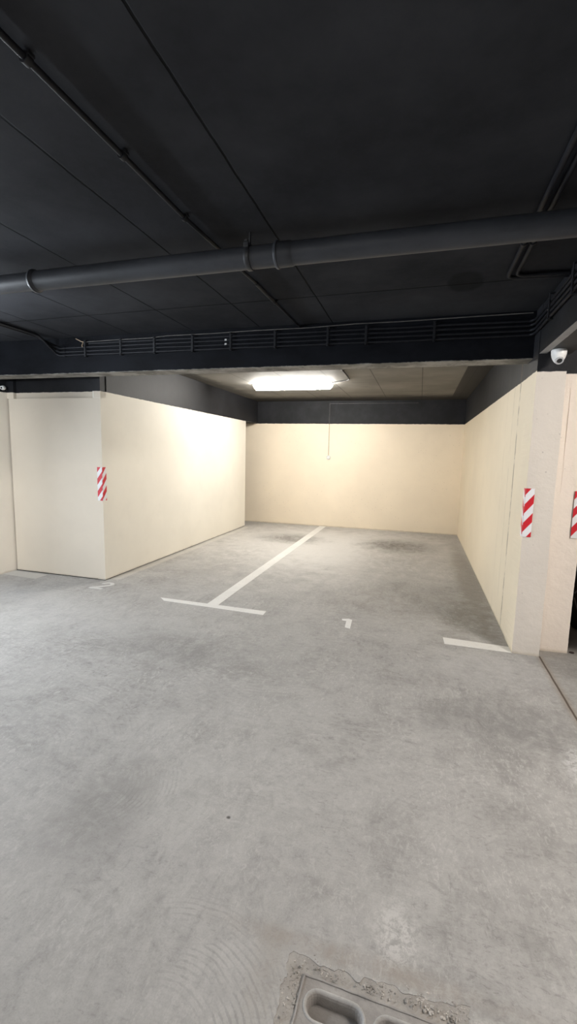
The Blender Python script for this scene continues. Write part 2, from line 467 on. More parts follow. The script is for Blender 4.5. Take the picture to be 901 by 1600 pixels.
def dense(pts, step=.15):
    out = []
    for a, b in zip(pts, pts[1:]):
        a, b = Vector(a), Vector(b); n = max(1, int((b - a).length / step))
        out += [a.lerp(b, k / n) for k in range(n)]
    out.append(Vector(pts[-1])); return out
def lathe(bm, prof, axis_pt, d, n=32):
    """prof: (distance along d, radius)"""
    d = Vector(d).normalized(); x, y = frame_of(d); p = Vector(axis_pt)
    rings = []
    for t, r in prof:
        if r < 1e-5: rings.append([bm.verts.new(p + d * t)])
        else: rings.append([bm.verts.new(p + d * t + (x * math.cos(a) + y * math.sin(a)) * r) for a in (2 * PI * k / n for k in range(n))])
    for a, b in zip(rings, rings[1:]):
        if len(a) == 1 and len(b) == 1: continue
        for k in range(n):
            k2 = (k + 1) % n
            if len(a) == 1: bm.faces.new((a[0], b[k2], b[k]))
            elif len(b) == 1: bm.faces.new((a[k], a[k2], b[0]))
            else: bm.faces.new((a[k], a[k2], b[k2], b[k]))
    for e in (rings[0], rings[-1]):
        if len(e) > 2: bm.faces.new(e)
    return bm
def L(prof, p, d, n=32): return lathe(bmesh.new(), prof, p, d, n)
def prism(bm, poly, z0, z1):
    a = [bm.verts.new((x, y, z0)) for x, y in poly]; b = [bm.verts.new((x, y, z1)) for x, y in poly]
    bm.faces.new(a); bm.faces.new(b)
    for k in range(len(poly)): bm.faces.new((a[k], a[(k + 1) % len(poly)], b[(k + 1) % len(poly)], b[k]))
    return bm
def face_with_holes(bm, outer, holes, z):
    es = []; loops = []
    for lp in [outer] + holes:
        vs = [bm.verts.new((x, y, z)) for x, y in lp]; loops.append(vs)
        es += [bm.edges.new((vs[k], vs[(k + 1) % len(vs)])) for k in range(len(vs))]
    bmesh.ops.triangle_fill(bm, use_beauty=True, use_dissolve=False, edges=es, normal=(0, 0, 1))
    return loops

# ------------------------------------------------------------------ camera
cam = bpy.data.cameras.new('camera'); co = bpy.data.objects.new('camera', cam); C.objects.link(co)
F_PX, PITCH, ROLL, YAW = 704.69, -.1273395, .0236148, .2793122
cam.sensor_fit = 'VERTICAL'; cam.sensor_height = 36.; cam.sensor_width = 36. * 901 / 1600
cam.lens = F_PX / 1600 * 36.; cam.clip_start = .02; cam.clip_end = 100
Rz = Matrix.Rotation(YAW, 3, 'Z'); Rx = Matrix.Rotation(PITCH, 3, 'X')
MM = Rz @ Rx
r, fw, up = MM.col[0].copy(), MM.col[1].copy(), MM.col[2].copy()
cs, sn = math.cos(ROLL), math.sin(ROLL)
r2 = r * cs + up * sn; u2 = up * cs - r * sn
rot = Matrix((r2, u2, -fw)).transposed()
co.matrix_world = Matrix.Translation((0, 0, 1.55)) @ rot.to_4x4()
bpy.context.scene.camera = co

# ------------------------------------------------------------------ room shell
CZ = 2.69          # ceiling height
XR = .803          # face of the right bay wall
XL = -3.53         # face of the left bay wall
YB = 9.62          # back wall
XLW = -4.87        # left wall
YF = 4.44          # front of the left partition

# floor with a broken hole round the drain cover
HOLE = []
cx0, cx1, cy0, cy1 = -.300, .215, .70, 1.195
rng = random.Random(3)
def edge_pts(x0, y0, x1, y1, n):
    return [(x0 + (x1 - x0) * k / n, y0 + (y1 - y0) * k / n) for k in range(n)]
for (px, py) in edge_pts(cx0, cy0, cx1, cy0, 60) + edge_pts(cx1, cy0, cx1, cy1, 60) + edge_pts(cx1, cy1, cx0, cy1, 70) + edge_pts(cx0, cy1, cx0, cy0, 60):
    q = Vector((px * 9, py * 9, 0)); k = mnoise.noise(q) * .030 + mnoise.noise(q * 3) * .016 + mnoise.noise(q * 7) * .006
    dx, dy = px - (cx0 + cx1) / 2, py - (cy0 + cy1) / 2
    s = 1 + k / max(abs(dx), abs(dy))
    HOLE.append(((cx0 + cx1) / 2 + dx * s, (cy0 + cy1) / 2 + dy * s))
bm = bmesh.new()
loops = face_with_holes(bm, [(-11, -8), (8, -8), (8, 10.2), (-11, 10.2)], [HOLE], 0.)
low = [bm.verts.new((v.co.x + (-.006 if v.co.x > -.04 else .006), v.co.y, -.10)) for v in loops[1]]
for k in range(len(low)):
    k2 = (k + 1) % len(low); bm.faces.new((loops[1][k], loops[1][k2], low[k2], low[k]))
bm.faces.new(low)
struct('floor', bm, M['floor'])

struct('ceiling', B((-11, -8, CZ), (8, 4.14, CZ + .2)), M['ceiling'])
struct('ceiling', B((-7, 4.14, CZ), (8, 10.2, CZ + .2)), M['bay_ceiling'])
struct('wall_back', B((-7, YB, 0), (8, YB + .2, CZ)), M['wall_back'])
struct('wall_right', B((XR, 3.97, 0), (XR + .20, YB, CZ)), M['wall_right'])
struct('wall_left', B((XLW - .2, 3.75, 0), (XLW, 10.2, CZ)), M['wall_left'])
# partition on the left: side towards the bay, and front with a recess above its panel
struct('wall_partition_side', B((XL - .10, YF, .010), (XL, 8.93, 2.216)), M['wall_box'])
struct('wall_partition_front', B((XLW, YF + .045, .010), (XL - .10, YF + .10, CZ)), M['panel'])
bm = bmesh.new()
box(bm, (XL - .085, YF, 2.139), (XL, YF + .1, 2.60)); box(bm, (XLW, YF + .003, 2.139), (XLW + .10, YF + .1, 2.60))
struct('trim_1', bm, M['panel'])
struct('wall_partition_panel', B((XLW + .022, YF, .012), (XL - .0005, YF + .034, 2.138), .002), M['panel'])
struct('gap_shade_left', B((XL - .12, YF + .012, 0), (XL - .012, 8.92, .010)), M['dark_gap'])  # dark strips, side and front: shade of the gap under the partition, as colour
struct('gap_shade_front', B((XLW, YF + .012, 0), (XL - .012, YF + .09, .012)), M['dark_gap'])
# dropped black bands over the walls
struct('beam', B((XL - .25, YF + .10, 2.216), (XL + .008, YB, CZ)), M['band'])

def rough_block(poly, z0, z1, nz, amp, mat, name, seed=0):
    """extruded outline with hand-plastered, slightly wavy arrises"""
    bm = bmesh.new(); rings = []
    for k in range(nz + 1):
        z = z0 + (z1 - z0) * k / nz
        ring = []
        for i, (x, y) in enumerate(poly):
            q = Vector((x * 3 + seed, y * 3, z * 3)); q2 = Vector((x * 9 + seed, y * 9, z * 38)); q3 = q2 * 2.3
            ex = mnoise.noise(q) * amp * .8 + (mnoise.noise(q2) + .6 * mnoise.noise(q3)) * amp * .35
            ring.append(bm.verts.new((x + ex, y + mnoise.noise(q + Vector((9, 0, 0))) * amp , z)))
        rings.append(ring)
    n = len(poly)
    for a, b in zip(rings, rings[1:]):
        for i in range(n): bm.faces.new((a[i], a[(i + 1) % n], b[(i + 1) % n], b[i]))
    bm.faces.new(rings[0]); bm.faces.new(rings[-1])
    bmesh.ops.recalc_face_normals(bm, faces=bm.faces)
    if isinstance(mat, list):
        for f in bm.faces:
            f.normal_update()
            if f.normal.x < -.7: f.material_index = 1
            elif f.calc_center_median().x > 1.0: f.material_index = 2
    return struct(name, bm, mat)
rough_block([(XR - .004, 3.845), (.995, 3.842), (.995, 3.972), (1.235, 3.985), (1.235, 4.30), (XR - .004, 4.16)], 0, CZ, 260, .0036, [M['pillar'], M['wall_right'], M['pillar_lit']], 'pillar')
rough_block([(1.068, 3.972), (1.24, 3.980), (1.24, 4.01), (1.068, 4.01)], 1.305, 2.10, 90, .004, M['pillar_lit'], 'trim_2', 5)
struct('beam', B((XLW, 4.02, 2.333), (XR, 4.24, CZ)), M['beam'])
struct('beam', B((XR, -8, 2.333), (1.02, 3.99, CZ)), M['long_beam'])
struct('beam', B((1.02, 4.0, 2.333), (8, 4.24, CZ)), M['band'])
# the rest of the garage, out of the picture
bm = B((-11.2, -8, 0), (-11, -4.5, CZ)); box(bm, (-11.2, 2.6, 0), (-11, 4, CZ)); box(bm, (-11.2, -4.5, 2.45), (-11, 2.6, CZ))
struct('wall_far_left', bm, M['wall_left'])   # opening invented to admit the fill light from the left
ld = bpy.data.lights.new('left_fill_light', 'AREA'); ld.shape = 'RECTANGLE'; ld.size = 2.4; ld.size_y = 7.0  # added area light, out of view, to brighten the ceiling from the left
ld.energy = 500; ld.color = (.78, .88, 1)
lo = bpy.data.objects.new('left_fill_light', ld); C.objects.link(lo); lo.location = (-11.3, -.95, 1.22); lo.rotation_euler = (0, -PI / 2, 0)
struct('wall_far_right', B((8, -8, 0), (8.2, 10.2, CZ)), M['wall_left'])
struct('wall_rear', B((-11, -8.2, 0), (8, -8, CZ)), M['wall_left'])
struct('wall_left_front', B((-11, 3.75, 0), (XLW - .2, 3.95, CZ)), M['wall_left'])

# ------------------------------------------------------------------ ceiling pipe
PZ = lambda x: 2.566 + (x + .8) * .0045
PYc, PR = 2.352, .0555
t = thing('drain_pipe', (-.9, PYc, PZ(-.9)), 'thick black painted drain pipe crossing the whole ceiling from side to side', 'pipe')
def along(x): return Vector((x, PYc, PZ(x)))
obj('pipe_run', T([along(-10.9), along(-2.31)], PR - .003, 40), M['pipe'], t, True)
obj('pipe_run', T([along(-2.31), along(-.765)], PR, 40), M['pipe'], t, True)
obj('pipe_run', T([along(-.765), along(.805)], PR + .0005, 40), M['pipe'], t, True)
PDIR = (along(1) - along(0)).normalized()
def socket(x, ln, name='socket_collar'):
    b = L([(-.008, PR), (-.008, PR + .0075), (-.004, PR + .0105), (.006, PR + .0105), (.010, PR + .006), (ln, PR + .0045), (ln + .012, PR)], along(x), PDIR, 40)
    return obj(name, b, M['pipe'], t, True)
socket(-2.312, .015); socket(-.765, .075)
def clamp(x):
    k = obj('pipe_clamp', L([(-.014, PR), (-.014, PR + .005), (-.009, PR + .007), (.009, PR + .007), (.014, PR + .005), (.014, PR)], along(x), PDIR, 40), M['pipe_metal'], t, True)
    p = along(x) + Vector((0, -.045, PR * .78))
    b = B(p + Vector((-.014, -.016, -.012)), p + Vector((.014, .012, .014)), .003)
    tube(b, [p + Vector((0, -.006, -.026)), p + Vector((0, -.006, .028))], .0045, 10)
    box(b, p + Vector((-.009, -.015, .016)), p + Vector((.009, .003, .024)), .001)
    obj('clamp_bolt', b, M['pipe_metal'], k)
    h = T([along(x) + Vector((0, 0, PR)), along(x) + Vector((0, 0, CZ - PZ(x)))], .006, 10)
    obj('hanger_rod', h, M['pipe_metal'], k)
clamp(-.918)
clamp(-4.2)

# ------------------------------------------------------------------ conduits
def saddle(parent, p, d, up, r=.0125, w=.022):
    """strap clip round a conduit; up points to the surface it is fixed on"""
    d = Vector(d).normalized(); up = Vector(up).normalized(); s = d.cross(up)
    b = L([(-w / 2, r), (-w / 2, r + .004), (w / 2, r + .004), (w / 2, r)], p, d, 16)
    q = Vector(p) + up * (r * .5)
    vs = [q + d * (w / 2 * i) + s * (.021 * j) + up * (r * .5 * k) for i in (-1, 1) for j in (-1, 1) for k in (-.6, 1)]
    v = [b.verts.new(c) for c in vs]
    for f in ((0, 1, 3, 2), (4, 5, 7, 6), (0, 1, 5, 4), (2, 3, 7, 6), (0, 2, 6, 4), (1, 3, 7, 5)): b.faces.new([v[i] for i in f])
    return obj('saddle_clip', b, M['conduit_bracket'], parent, True)

t = thing('cable_conduit', (-1.15, 2.4, CZ - .014), 'single black conduit running along the left of the ceiling above the pipe to the beam', 'conduit')
cp = [(-1.20, -4, 2.672), (-1.166, 1.17, 2.672), (-1.162, 1.62, 2.672), (-1.16, 2.1, 2.672), (-1.14, 2.44, 2.672), (-1.125, 2.8, 2.672), (-1.113, 2.98, 2.672), (-1.106, 3.37, 2.672), (-1.091, 4.015, 2.672)]
obj('conduit_run', T(dense(cp, .2), .0105, 14), M['conduit'], t, True)
obj('sleeve', T([(-1.113, 2.97, 2.671), (-1.1065, 3.37, 2.671)], .0140, 16), M['conduit'], t, True)
for x, y in ((-1.166, 1.19), (-1.162, 1.63), (-1.16, 2.10), (-1.1065, 3.35)): saddle(t, (x, y, 2.672), (.03, 1, 0), (0, 0, 1), .0125)

CB = 'black conduits along the beam'
order = ['topmost', 'second from the top', 'third from the top', 'lowest']
zs = (2.618, 2.584, 2.547, 2.512)
for i, z in enumerate(zs):
    lab = f'{order[i]} of four black conduits clipped along the face of the black beam'
    if i == 0:
        pts = [(-3.30, 4.005, z), (.762, 4.005, z - .004), (.788, 3.97, z), (.788, 2.85, z + .01), (.788 - .026 * i, 2.76, 2.672), (.788 - .026 * i, -3, 2.672)]
    else:
        xx = -3.79 + .031 * (i - 1)
        pts = [(xx - .02, -3, 2.672), (xx, 3.80, 2.672), (-3.69 - .004 * i, 4.004, z + .02), (-3.66, 4.005, z), (.762, 4.005, z - .004), (.788, 3.97, z), (.788, 2.85, z + .01), (.788 - .026 * i, 2.76, 2.672), (.788 - .026 * i, -3, 2.672)]
    t = thing('cable_conduit', (-1.4, 4.005, z), lab, 'conduit', CB)
    pts = rounded(pts, .05, 5)
    # slight sag between the brackets
    pts = dense(pts, .12)
    pts = [p + Vector((0, 0, mnoise.noise(Vector((p.x * 2.2, i * 5, 0))) * .004)) for p in pts]
    obj('conduit_run', T(pts, .0108, 12), M['conduit'], t, True)
    if i:
        obj('coupling', T([(-3.625, 4.005, z), (-3.59, 4.005, z)], .0138, 12), M['conduit'], t, True)
# thin dusty wire lying over the conduits
wp = [(-3.36, 4.006, 2.635), (-3.0, 4.004, 2.640), (-2.6, 4.004, 2.640), (-2.4, 4.004, 2.652), (-1.9, 4.004, 2.650), (-1.5, 4.004, 2.655), (-1.0, 4.004, 2.653), (-.6, 4.004, 2.664), (-.2, 4.004, 2.662), (.3, 4.004, 2.668), (.77, 4.002, 2.672)]
t = thing('thin_wire', (-1.3, 4.005, 2.635), 'thin grey wire lying above the four conduits on the black beam', 'wire')
obj('wire_run', T(dense(wp, .1), .0042, 8), M['grey_wire'], t, True)
b = T([(-3.36, 4.006, 2.635), (-3.385, 3.995, 2.640), (-3.43, 3.97, 2.665)], .004, 8)
tube(b, [(-3.36, 4.0, 2.635), (-3.365, 3.985, 2.60), (-3.36, 3.98, 2.585)], .006, 8)
obj('loose_end', b, M['bare_wire'], t, True)

nth = ['first', 'second', 'third', 'fourth', 'fifth', 'sixth', 'seventh', 'eighth', 'ninth']
def bracket(x, lab, z0=2.490, z1=2.648):
    t = thing('mounting_bracket', (x, 4.01, z0), lab, 'bracket', 'brackets on the beam conduits')
    b = B((x - .010, 3.988, z0), (x + .010, 3.9935, z1), .0015)
    box(b, (x - .010, 3.9935, z0), (x + .010, 4.0198, z0 + .006)); box(b, (x - .010, 3.9935, z1 - .006), (x + .010, 4.0198, z1))
    obj('strap', b, M['conduit_bracket'], t)
    for z in (z0 + .008, z1 - .012):
        obj('screw', L([(0, .0045), (.003, .0045), (.005, .002)], (x, 3.9882, z), (0, -1, 0), 8), M['conduit_bracket'], t)
xs = (-3.34, -2.92, -2.54, -2.13, -1.74, -1.31, -.83, -.50, .05)
for i, x in enumerate(xs): bracket(x, f'{nth[i]} strap bracket from the left on the beam conduits')
t = thing('cable_tie', (-1.79, 3.99, 2.53), 'small pale cable ties on the conduits in the middle of the beam', 'cable tie')
for z in (2.584, 2.547):
    obj('tie', B((-1.797, 3.990, z - .008), (-1.777, 3.995, z + .008), .001), M['grey_plastic'], t)

# brackets round the corner on the long beam
for i, y in enumerate((3.55, 3.05)):
    t = thing('mounting_bracket', (.79, y, 2.49), f'{["far","near"][i]} strap bracket holding conduits on the right-hand beam', 'bracket', 'brackets on the right-hand beam')
    b = B((.770, y - .012, 2.492), (.7755, y + .012, 2.668), .0015)
    box(b, (.7755, y - .012, 2.492), (.8028, y + .012, 2.498)); box(b, (.7755, y - .012, 2.662), (.8028, y + .012, 2.668))
    obj('strap', b, M['conduit_bracket'], t)

for i, (x, yt, lab) in enumerate(((.455, 3.235, 'left one of two black conduits bending across the dark ceiling on the right'), (.497, 3.20, 'right one of two black conduits bending across the dark ceiling on the right'))):
    t = thing('cable_conduit', (x, 2.5, CZ - .014), lab, 'conduit', 'paired conduits on the right ceiling')
    pts = rounded([(x, -4, 2.672), (x, yt, 2.672), (.80, yt + .02, 2.672)], .07, 6)
    obj('conduit_run', T(dense(pts, .15), .0125, 14), M['conduit'], t, True)
    for y in (1.6, 2.75): saddle(t, (x, y, 2.672), (0, 1, 0), (0, 0, 1), .0135)

# ------------------------------------------------------------------ lamps
def lamp(loc, lab, diff, ln=1.27, rotz=0., group=None, drop=.035):
    """linear fixture hung under the ceiling: base tray, rounded diffuser, end caps, spacers"""
    t = thing('ceiling_lamp', loc, lab, 'lamp', group)
    x, y, z = loc; h = ln / 2
    R = Matrix.Rotation(rotz, 4, 'Z'); P = Matrix.Translation(loc) @ R @ Matrix.Translation(-Vector(loc))
    def o(name, b, m, sm=False):
        bmesh.ops.transform(b, matrix=P, verts=b.verts); return obj(name, b, m, t, sm)
    zt = CZ - drop
    hung = drop > .2; tw = .018 if hung else .060
    o('base_tray', B((x - h + .004, y - tw, zt - .016), (x + h - .004, y + tw, zt), .004), M['lamp_housing'])
    b = bmesh.new(); n = 14
    rows = []
    segs = [(-h + .012, .35), (-h + .02, .62), (-h + .035, .85), (-h + .055, 1.), (h - .055, 1.), (h - .035, .85), (h - .02, .62), (h - .012, .35)]
    for sx, k in segs:
        row = []
        for i in range(n + 1):
            a = (PI * i / n) if not hung else (-.32 * PI + 1.64 * PI * i / n)
            if hung:
                row.append(b.verts.new((x + sx, y - math.cos(a) * .05 * k, zt - .060 - math.sin(a) * .05 * k))); continue
            row.append(b.verts.new((x + sx, y - math.cos(a) * .052, zt - .0165 - math.sin(a) ** .6 * .088 * k)))
        rows.append(row)
    for p, q in zip(rows, rows[1:]):
        for i in range(n): b.faces.new((p[i], p[i + 1], q[i + 1], q[i]))
    b.faces.new(rows[0]); b.faces.new(rows[-1])
    o('diffuser', b, diff, True)
    for s in (-1, 1):
        o('end_cap', B((x + s * (h - .016) - .006, y - .044, zt - .032), (x + s * (h - .016) + .006, y + .044, zt - .015), .004), M['lamp_housing'])
        o('mounting_spacer', B((x + s * h * .7 - .02, y - .02, zt), (x + s * h * .7 + .02, y + .02, CZ - .0002)), M['lamp_housing'])
    return t
lamp((-2.05, 7.2, 2.58), 'long white lit strip lamp under the ceiling of the parking bay', M['bay_diffuser'], ln=1.33, drop=.001)
lamp((-4.0, 2.1, 2.16), 'unseen strip lamp hung low to light the ceiling just left of the drive lane', M['hall_fill'], rotz=PI / 2, drop=.42)  # out of view; low drop and full tube shaped to brighten the left ceiling
lamp((-2.2, -3.6, 2.545), 'lit strip lamp on the ceiling left behind the viewer', M['hall_diffuser'])
lamp((2.5, 1.7, 2.545), 'lit strip lamp on the ceiling beyond the right-hand beam', M['hall_warm'], rotz=PI / 2)
lamp((-1.2, -1.2, 2.545), 'lit strip lamp on the ceiling right behind the viewer', M['hall_diffuser'])

t = thing('lamp_cord', (-1.08, 6.9, 2.68), 'black cable on the bay ceiling leading from the beam to the lit lamp', 'cable')
obj('cable_run', T(rounded([(-1.06, 4.25, 2.682), (-1.072, 6.55, 2.681), (-1.085, 6.95, 2.681), (-1.37, 7.16, 2.678)], .06), .0085, 8), M['dark_wire'], t, True)
for y in (5.2, 6.2): saddle(t, (-1.066, y, 2.682), (0, 1, 0), (0, 0, 1), .0085)

# ------------------------------------------------------------------ push switch and its cable
t = thing('push_switch', (-1.893, YB, 1.46), 'small round white push switch on the cream back wall below the thin cable', 'switch')
obj('switch_base', L([(0, .046), (.018, .046), (.026, .040), (.026, .036)], (-1.893, YB, 1.50), (0, -1, 0), 32), M['white_plastic'], t, True)
obj('rim', L([(.024, .040), (.030, .040), (.033, .037), (.033, .031), (.024, .031)], (-1.893, YB, 1.50), (0, -1, 0), 32), M['grey_plastic'], t, True)
obj('button', L([(.02, .021), (.033, .021), (.040, .017), (.042, 0)], (-1.893, YB, 1.50), (0, -1, 0), 24), M['white_plastic'], t, True)
t = thing('switch_cable', (-1.9, YB, 1.55), 'thin cable dropping down the back wall to the push switch', 'cable')
obj('lower_run', B((-1.9045, YB - .012, 1.545), (-1.8905, YB, 2.205), .002), M['cream_wire'], t)
obj('upper_run', B((-1.910, YB - .014, 2.205), (-1.893, YB, 2.646), .002), M['dark_wire'], t)
obj('side_run', B((-1.893, YB - .012, 2.630), (-.10, YB, 2.641), .002), M['pipe_metal'], t)

# ------------------------------------------------------------------ dome cameras
def dome(loc, lab, r=.052, look=(.02, -.80, -.60), scale_parts=True, down=(0, 0, -1)):
    t = thing('security_camera', loc, lab, 'camera')
    p = Vector(loc); k = r / .052
    kl = k * 1.12
    obj('mounting_base', L([(0, .050 * k), (.006 * k, .053 * k), (.012 * k, .053 * k)], p, down, 32), M['white_plastic'], t, True)
    obj('dome_body', L([(.010 * k, .0525 * k), (.03 * k, .0515 * k), (.05 * k, .047 * k), (.068 * k, .040 * k), (.084 * k, .030 * k), (.095 * k, .018 * k), (.100 * k, .006 * k), (.1005 * k, 0)], p, down, 40), M['white_plastic'], t, True)
    lk = Vector(look).normalized(); c = p + Vector(down) * (.062 * k)
    q = c + lk * (.030 * k)
    ring = obj('lens_housing', L([(-.012 * kl, .026 * kl), (.006 * kl, .026 * kl), (.011 * kl, .023 * kl), (.011 * kl, .018 * kl), (.004 * kl, .017 * kl)], q, lk, 28), M['lens_ring'], t, True)
    obj('lens', L([(.0 * kl, .0172 * kl), (.005 * kl, .0165 * kl), (.009 * kl, .011 * kl), (.0105 * kl, 0)], q, lk, 24), M['lens'], ring, True)
    return t
dome((.906, 3.735, 2.333), 'white dome security camera hanging at the top of the right-hand pillar', .050)
t = thing('security_camera', (XLW, 4.37, 2.25), 'small white camera on the left wall at the edge of the black paint', 'camera')
obj('wall_base', L([(0, .022), (.014, .022), (.016, .016)], (XLW, 4.37, 2.262), (1, 0, 0), 20), M['white_plastic'], t, True)
obj('camera_body', L([(-.03, 0), (-.026, .016), (-.012, .025), (.008, .026), (.024, .020), (.030, .008), (.031, 0)], (XLW + .035, 4.365, 2.258), (.2, -1, -.15), 24), M['white_plastic'], t, True)
obj('lens', L([(0, .010), (.004, .009), (.006, 0)], (XLW + .041, 4.336, 2.254), (.2, -1, -.15), 16), M['lens'], t, True)
obj('cable', T([(XLW + .02, 4.38, 2.262), (XLW + .03, 4.41, 2.25), (XLW + .01, 4.432, 2.235)], .006, 8), M['dark_wire'], t, True)

# ------------------------------------------------------------------ hazard corner sheets
def hazard(name_label, corner, z0, z1, front, side_sign, wf, ws, ph_f=0., ph_s=0., th=.004, slope=1.3):
    """two striped panels folded round a wall corner; front panel in the x direction, side panel in the y direction"""
    x, y = corner
    t = thing('hazard_corner_strip', (x, y, z0), name_label, 'warning strip', 'red and white corner strips')
    xa, xb = sorted((x - side_sign * .0005, x - side_sign * wf))
    mf = hazard_mat('hazard_front', xa, z0, 'x', phase=ph_f, slope=slope)
    ms = hazard_mat('hazard_side', y, z0, 'y', phase=ph_s, slope=slope)
    obj('front_panel', B((xa, y - th, z0), (xb, y - .0003, z1), .001, 1), mf, t)
    sx = sorted((x + side_sign * .0003, x + side_sign * th))
    obj('side_panel', B((sx[0], y - th * .5, z0), (sx[1], y + ws, z1), .001, 1), ms, t)
    return t
hazard('red and white striped corner strip on the left partition corner', (XL, YF), .960, 1.350, 1, 1, .068, .066, .035, .05)
hazard('red and white striped corner strip on the near left corner of the pillar', (XR - .008, 3.842), .955, 1.332, 1, -1, .062, .05, .035, .05, .004)
hazard('red and white striped strip at the right edge of the wall behind the pillar', (1.238, 3.974), .950, 1.318, 1, 1, .070, .06, .06, .05, .005)

# ------------------------------------------------------------------ floor markings
def flat(poly, h=.0022, bm=None): return prism(bm or bmesh.new(), poly, .0004, h)
t = thing('parking_line', (-1.96, 4.04, 0), 'white T shaped parking line dividing the two bays', 'floor marking')
obj('stem', flat([(-2.022, 4.09), (-1.90, 4.09), (-1.895, YB - .01), (-2.035, YB - .01)]), M['line'], t)
obj('cross_bar', flat([(-2.575, 4.105), (-2.485, 4.025), (-1.372, 3.978), (-1.378, 4.085)], .0024), M['line'], t)
t = solo('parking_line', flat([(.278, 3.992), (.285, 3.850), (.800, 3.842), (.803, 3.962)]), M['line'], 'short white corner line on the floor beside the right pillar', 'floor marking')
t = solo('parking_line', flat([(-4.868, 4.235), (-4.33, 4.20), (-4.34, 4.405), (-4.868, 4.425)]), M['line_faint'], 'faded white corner line on the floor in front of the left partition', 'floor marking')
solo('floor_number', flat([(-.631, 4.134), (-.617, 4.094), (-.582, 4.094), (-.570, 3.934), (-.520, 3.912), (-.533, 4.141), (-.570, 4.160)]), M['number'], 'painted white number 1 on the floor of the right bay', 'floor number')
# number 2: arc, slanted neck, foot bar
def two(x0, y0, w, h, st):
    outer, inner = [], []
    cx, cy, ro = x0 + w / 2, y0 + h - w / 2, w / 2
    ri = ro - st
    n = 14
    a0, a1 = PI * .95, -PI * .22
    for k in range(n + 1):
        a = a0 + (a1 - a0) * k / n
        outer.append((cx + ro * math.cos(a), cy + ro * math.sin(a))); inner.append((cx + ri * math.cos(a), cy + ri * math.sin(a)))
    outer += [(x0 + w * .52, y0 + st), (x0 + w, y0 + st), (x0 + w, y0), (x0, y0), (x0, y0 + st * .8)]
    return outer + inner[::-1]
bm = bmesh.new(); pl = two(-3.515, 4.125, .165, .265, .042)
pl = [(x + (y - 4.125) * .12, y) for x, y in pl]
vs = [bm.verts.new((x, y, .0022)) for x, y in pl]
es = [bm.edges.new((vs[k], vs[(k + 1) % len(vs)])) for k in range(len(vs))]
bmesh.ops.triangle_fill(bm, use_beauty=True, edges=es, normal=(0, 0, 1))
ex = bmesh.ops.extrude_face_region(bm, geom=bm.faces[:])
for v in ex['geom']:
    if isinstance(v, bmesh.types.BMVert): v.co.z = .0004
solo('floor_number', bm, M['number_faint'], 'painted white number 2 on the floor by the left partition corner', 'floor number')

# ------------------------------------------------------------------ drain cover
def stadium(x0, x1, y0, y1, n=10, shrink=0.):
    r = (y1 - y0) / 2; cy = (y0 + y1) / 2; out = []
    for k in range(n + 1):
        a = -PI / 2 + PI * k / n; out.append((x1 - r + (r - shrink) * math.cos(a), cy + (r - shrink) * math.sin(a)))
    for k in range(n + 1):
        a = PI / 2 + PI * k / n; out.append((x0 + r + (r - shrink) * math.cos(a), cy + (r - shrink) * math.sin(a)))
    return out
GX0, GX1, GY0, GY1, GZ = -.247, .160, .745, 1.150, -.002
t = thing('drain_cover', ((GX0 + GX1) / 2, (GY0 + GY1) / 2, GZ - .06), 'dusty grey cast drain cover with rounded slots sunk in the near floor', 'drain cover')
slots = []
for j in range(4):
    y1 = 1.120 - j * .098; y0 = y1 - .073
    for x0, x1 in ((-.225, -.058), (-.028, .139)): slots.append((x0, x1, y0, y1))
rot3 = Matrix.Rotation(math.radians(-1.5), 4, 'Z')
piv = Vector((GX0, GY1, 0)); RX = Matrix.Translation(piv) @ rot3 @ Matrix.Translation(-piv)
def spin(b): bmesh.ops.transform(b, matrix=RX, verts=b.verts); return b
b = bmesh.new()
nE = 12
rngc = random.Random(11)
outer = edge_pts(GX0, GY0, GX1, GY0, nE) + edge_pts(GX1, GY0, GX1, GY1, nE) + edge_pts(GX1, GY1, GX0, GY1, nE) + edge_pts(GX0, GY1, GX0, GY0, nE)
outer = [(x + rngc.uniform(-.0022, .0022), y + rngc.uniform(-.0022, .0022)) for x, y in outer]
lp = face_with_holes(b, outer, [stadium(*s) for s in slots], GZ)
low = [b.verts.new((v.co.x, v.co.y, GZ - .06)) for v in lp[0]]
for k in range(len(low)):
    k2 = (k + 1) % len(low); b.faces.new((lp[0][k], lp[0][k2], low[k2], low[k]))
# slots: rounded lip, wall and silted bottom
for i, s in enumerate(slots):
    prev = lp[1 + i]
    for sh, z in ((.002, GZ - .0006), (.0045, GZ - .003), (.007, GZ - .009), (.010, GZ - .034)):
        ring = [b.verts.new((x, y, z)) for x, y in stadium(*s, shrink=sh)]
        for k in range(len(ring)):
            k2 = (k + 1) % len(ring); b.faces.new((prev[k], prev[k2], ring[k2], ring[k]))
        prev = ring
    b.faces.new(prev)
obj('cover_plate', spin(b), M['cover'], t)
for s in slots:
    b = bmesh.new(); rings = []
    for sh, z in ((-.0065, GZ), (-.0055, GZ + .0018), (-.003, GZ + .0028), (-.0, GZ + .0020), (.003, GZ - .0008), (.0068, GZ - .010)):
        rings.append([b.verts.new((x, y, z)) for x, y in stadium(*s, shrink=sh)])
    for p, q in zip(rings, rings[1:]):
        for k in range(len(p)):
            k2 = (k + 1) % len(p); b.faces.new((p[k], p[k2], q[k2], q[k]))
    obj('slot_rim', spin(b), M['cover_lip'], t, True, 80)
b = bmesh.new()
w = .006
for p, q in (((GX0, GY1 - w), (GX1, GY1)), ((GX0, GY0), (GX1, GY0 + w)), ((GX0, GY0 + w), (GX0 + w, GY1 - w)), ((GX1 - w, GY0 + w), (GX1, GY1 - w))):
    box(b, (p[0], p[1], GZ - .004), (q[0], q[1], GZ + .0035), .0015)
bmesh.ops.subdivide_edges(b, edges=[e for e in b.edges if e.calc_length() > .2], cuts=24)
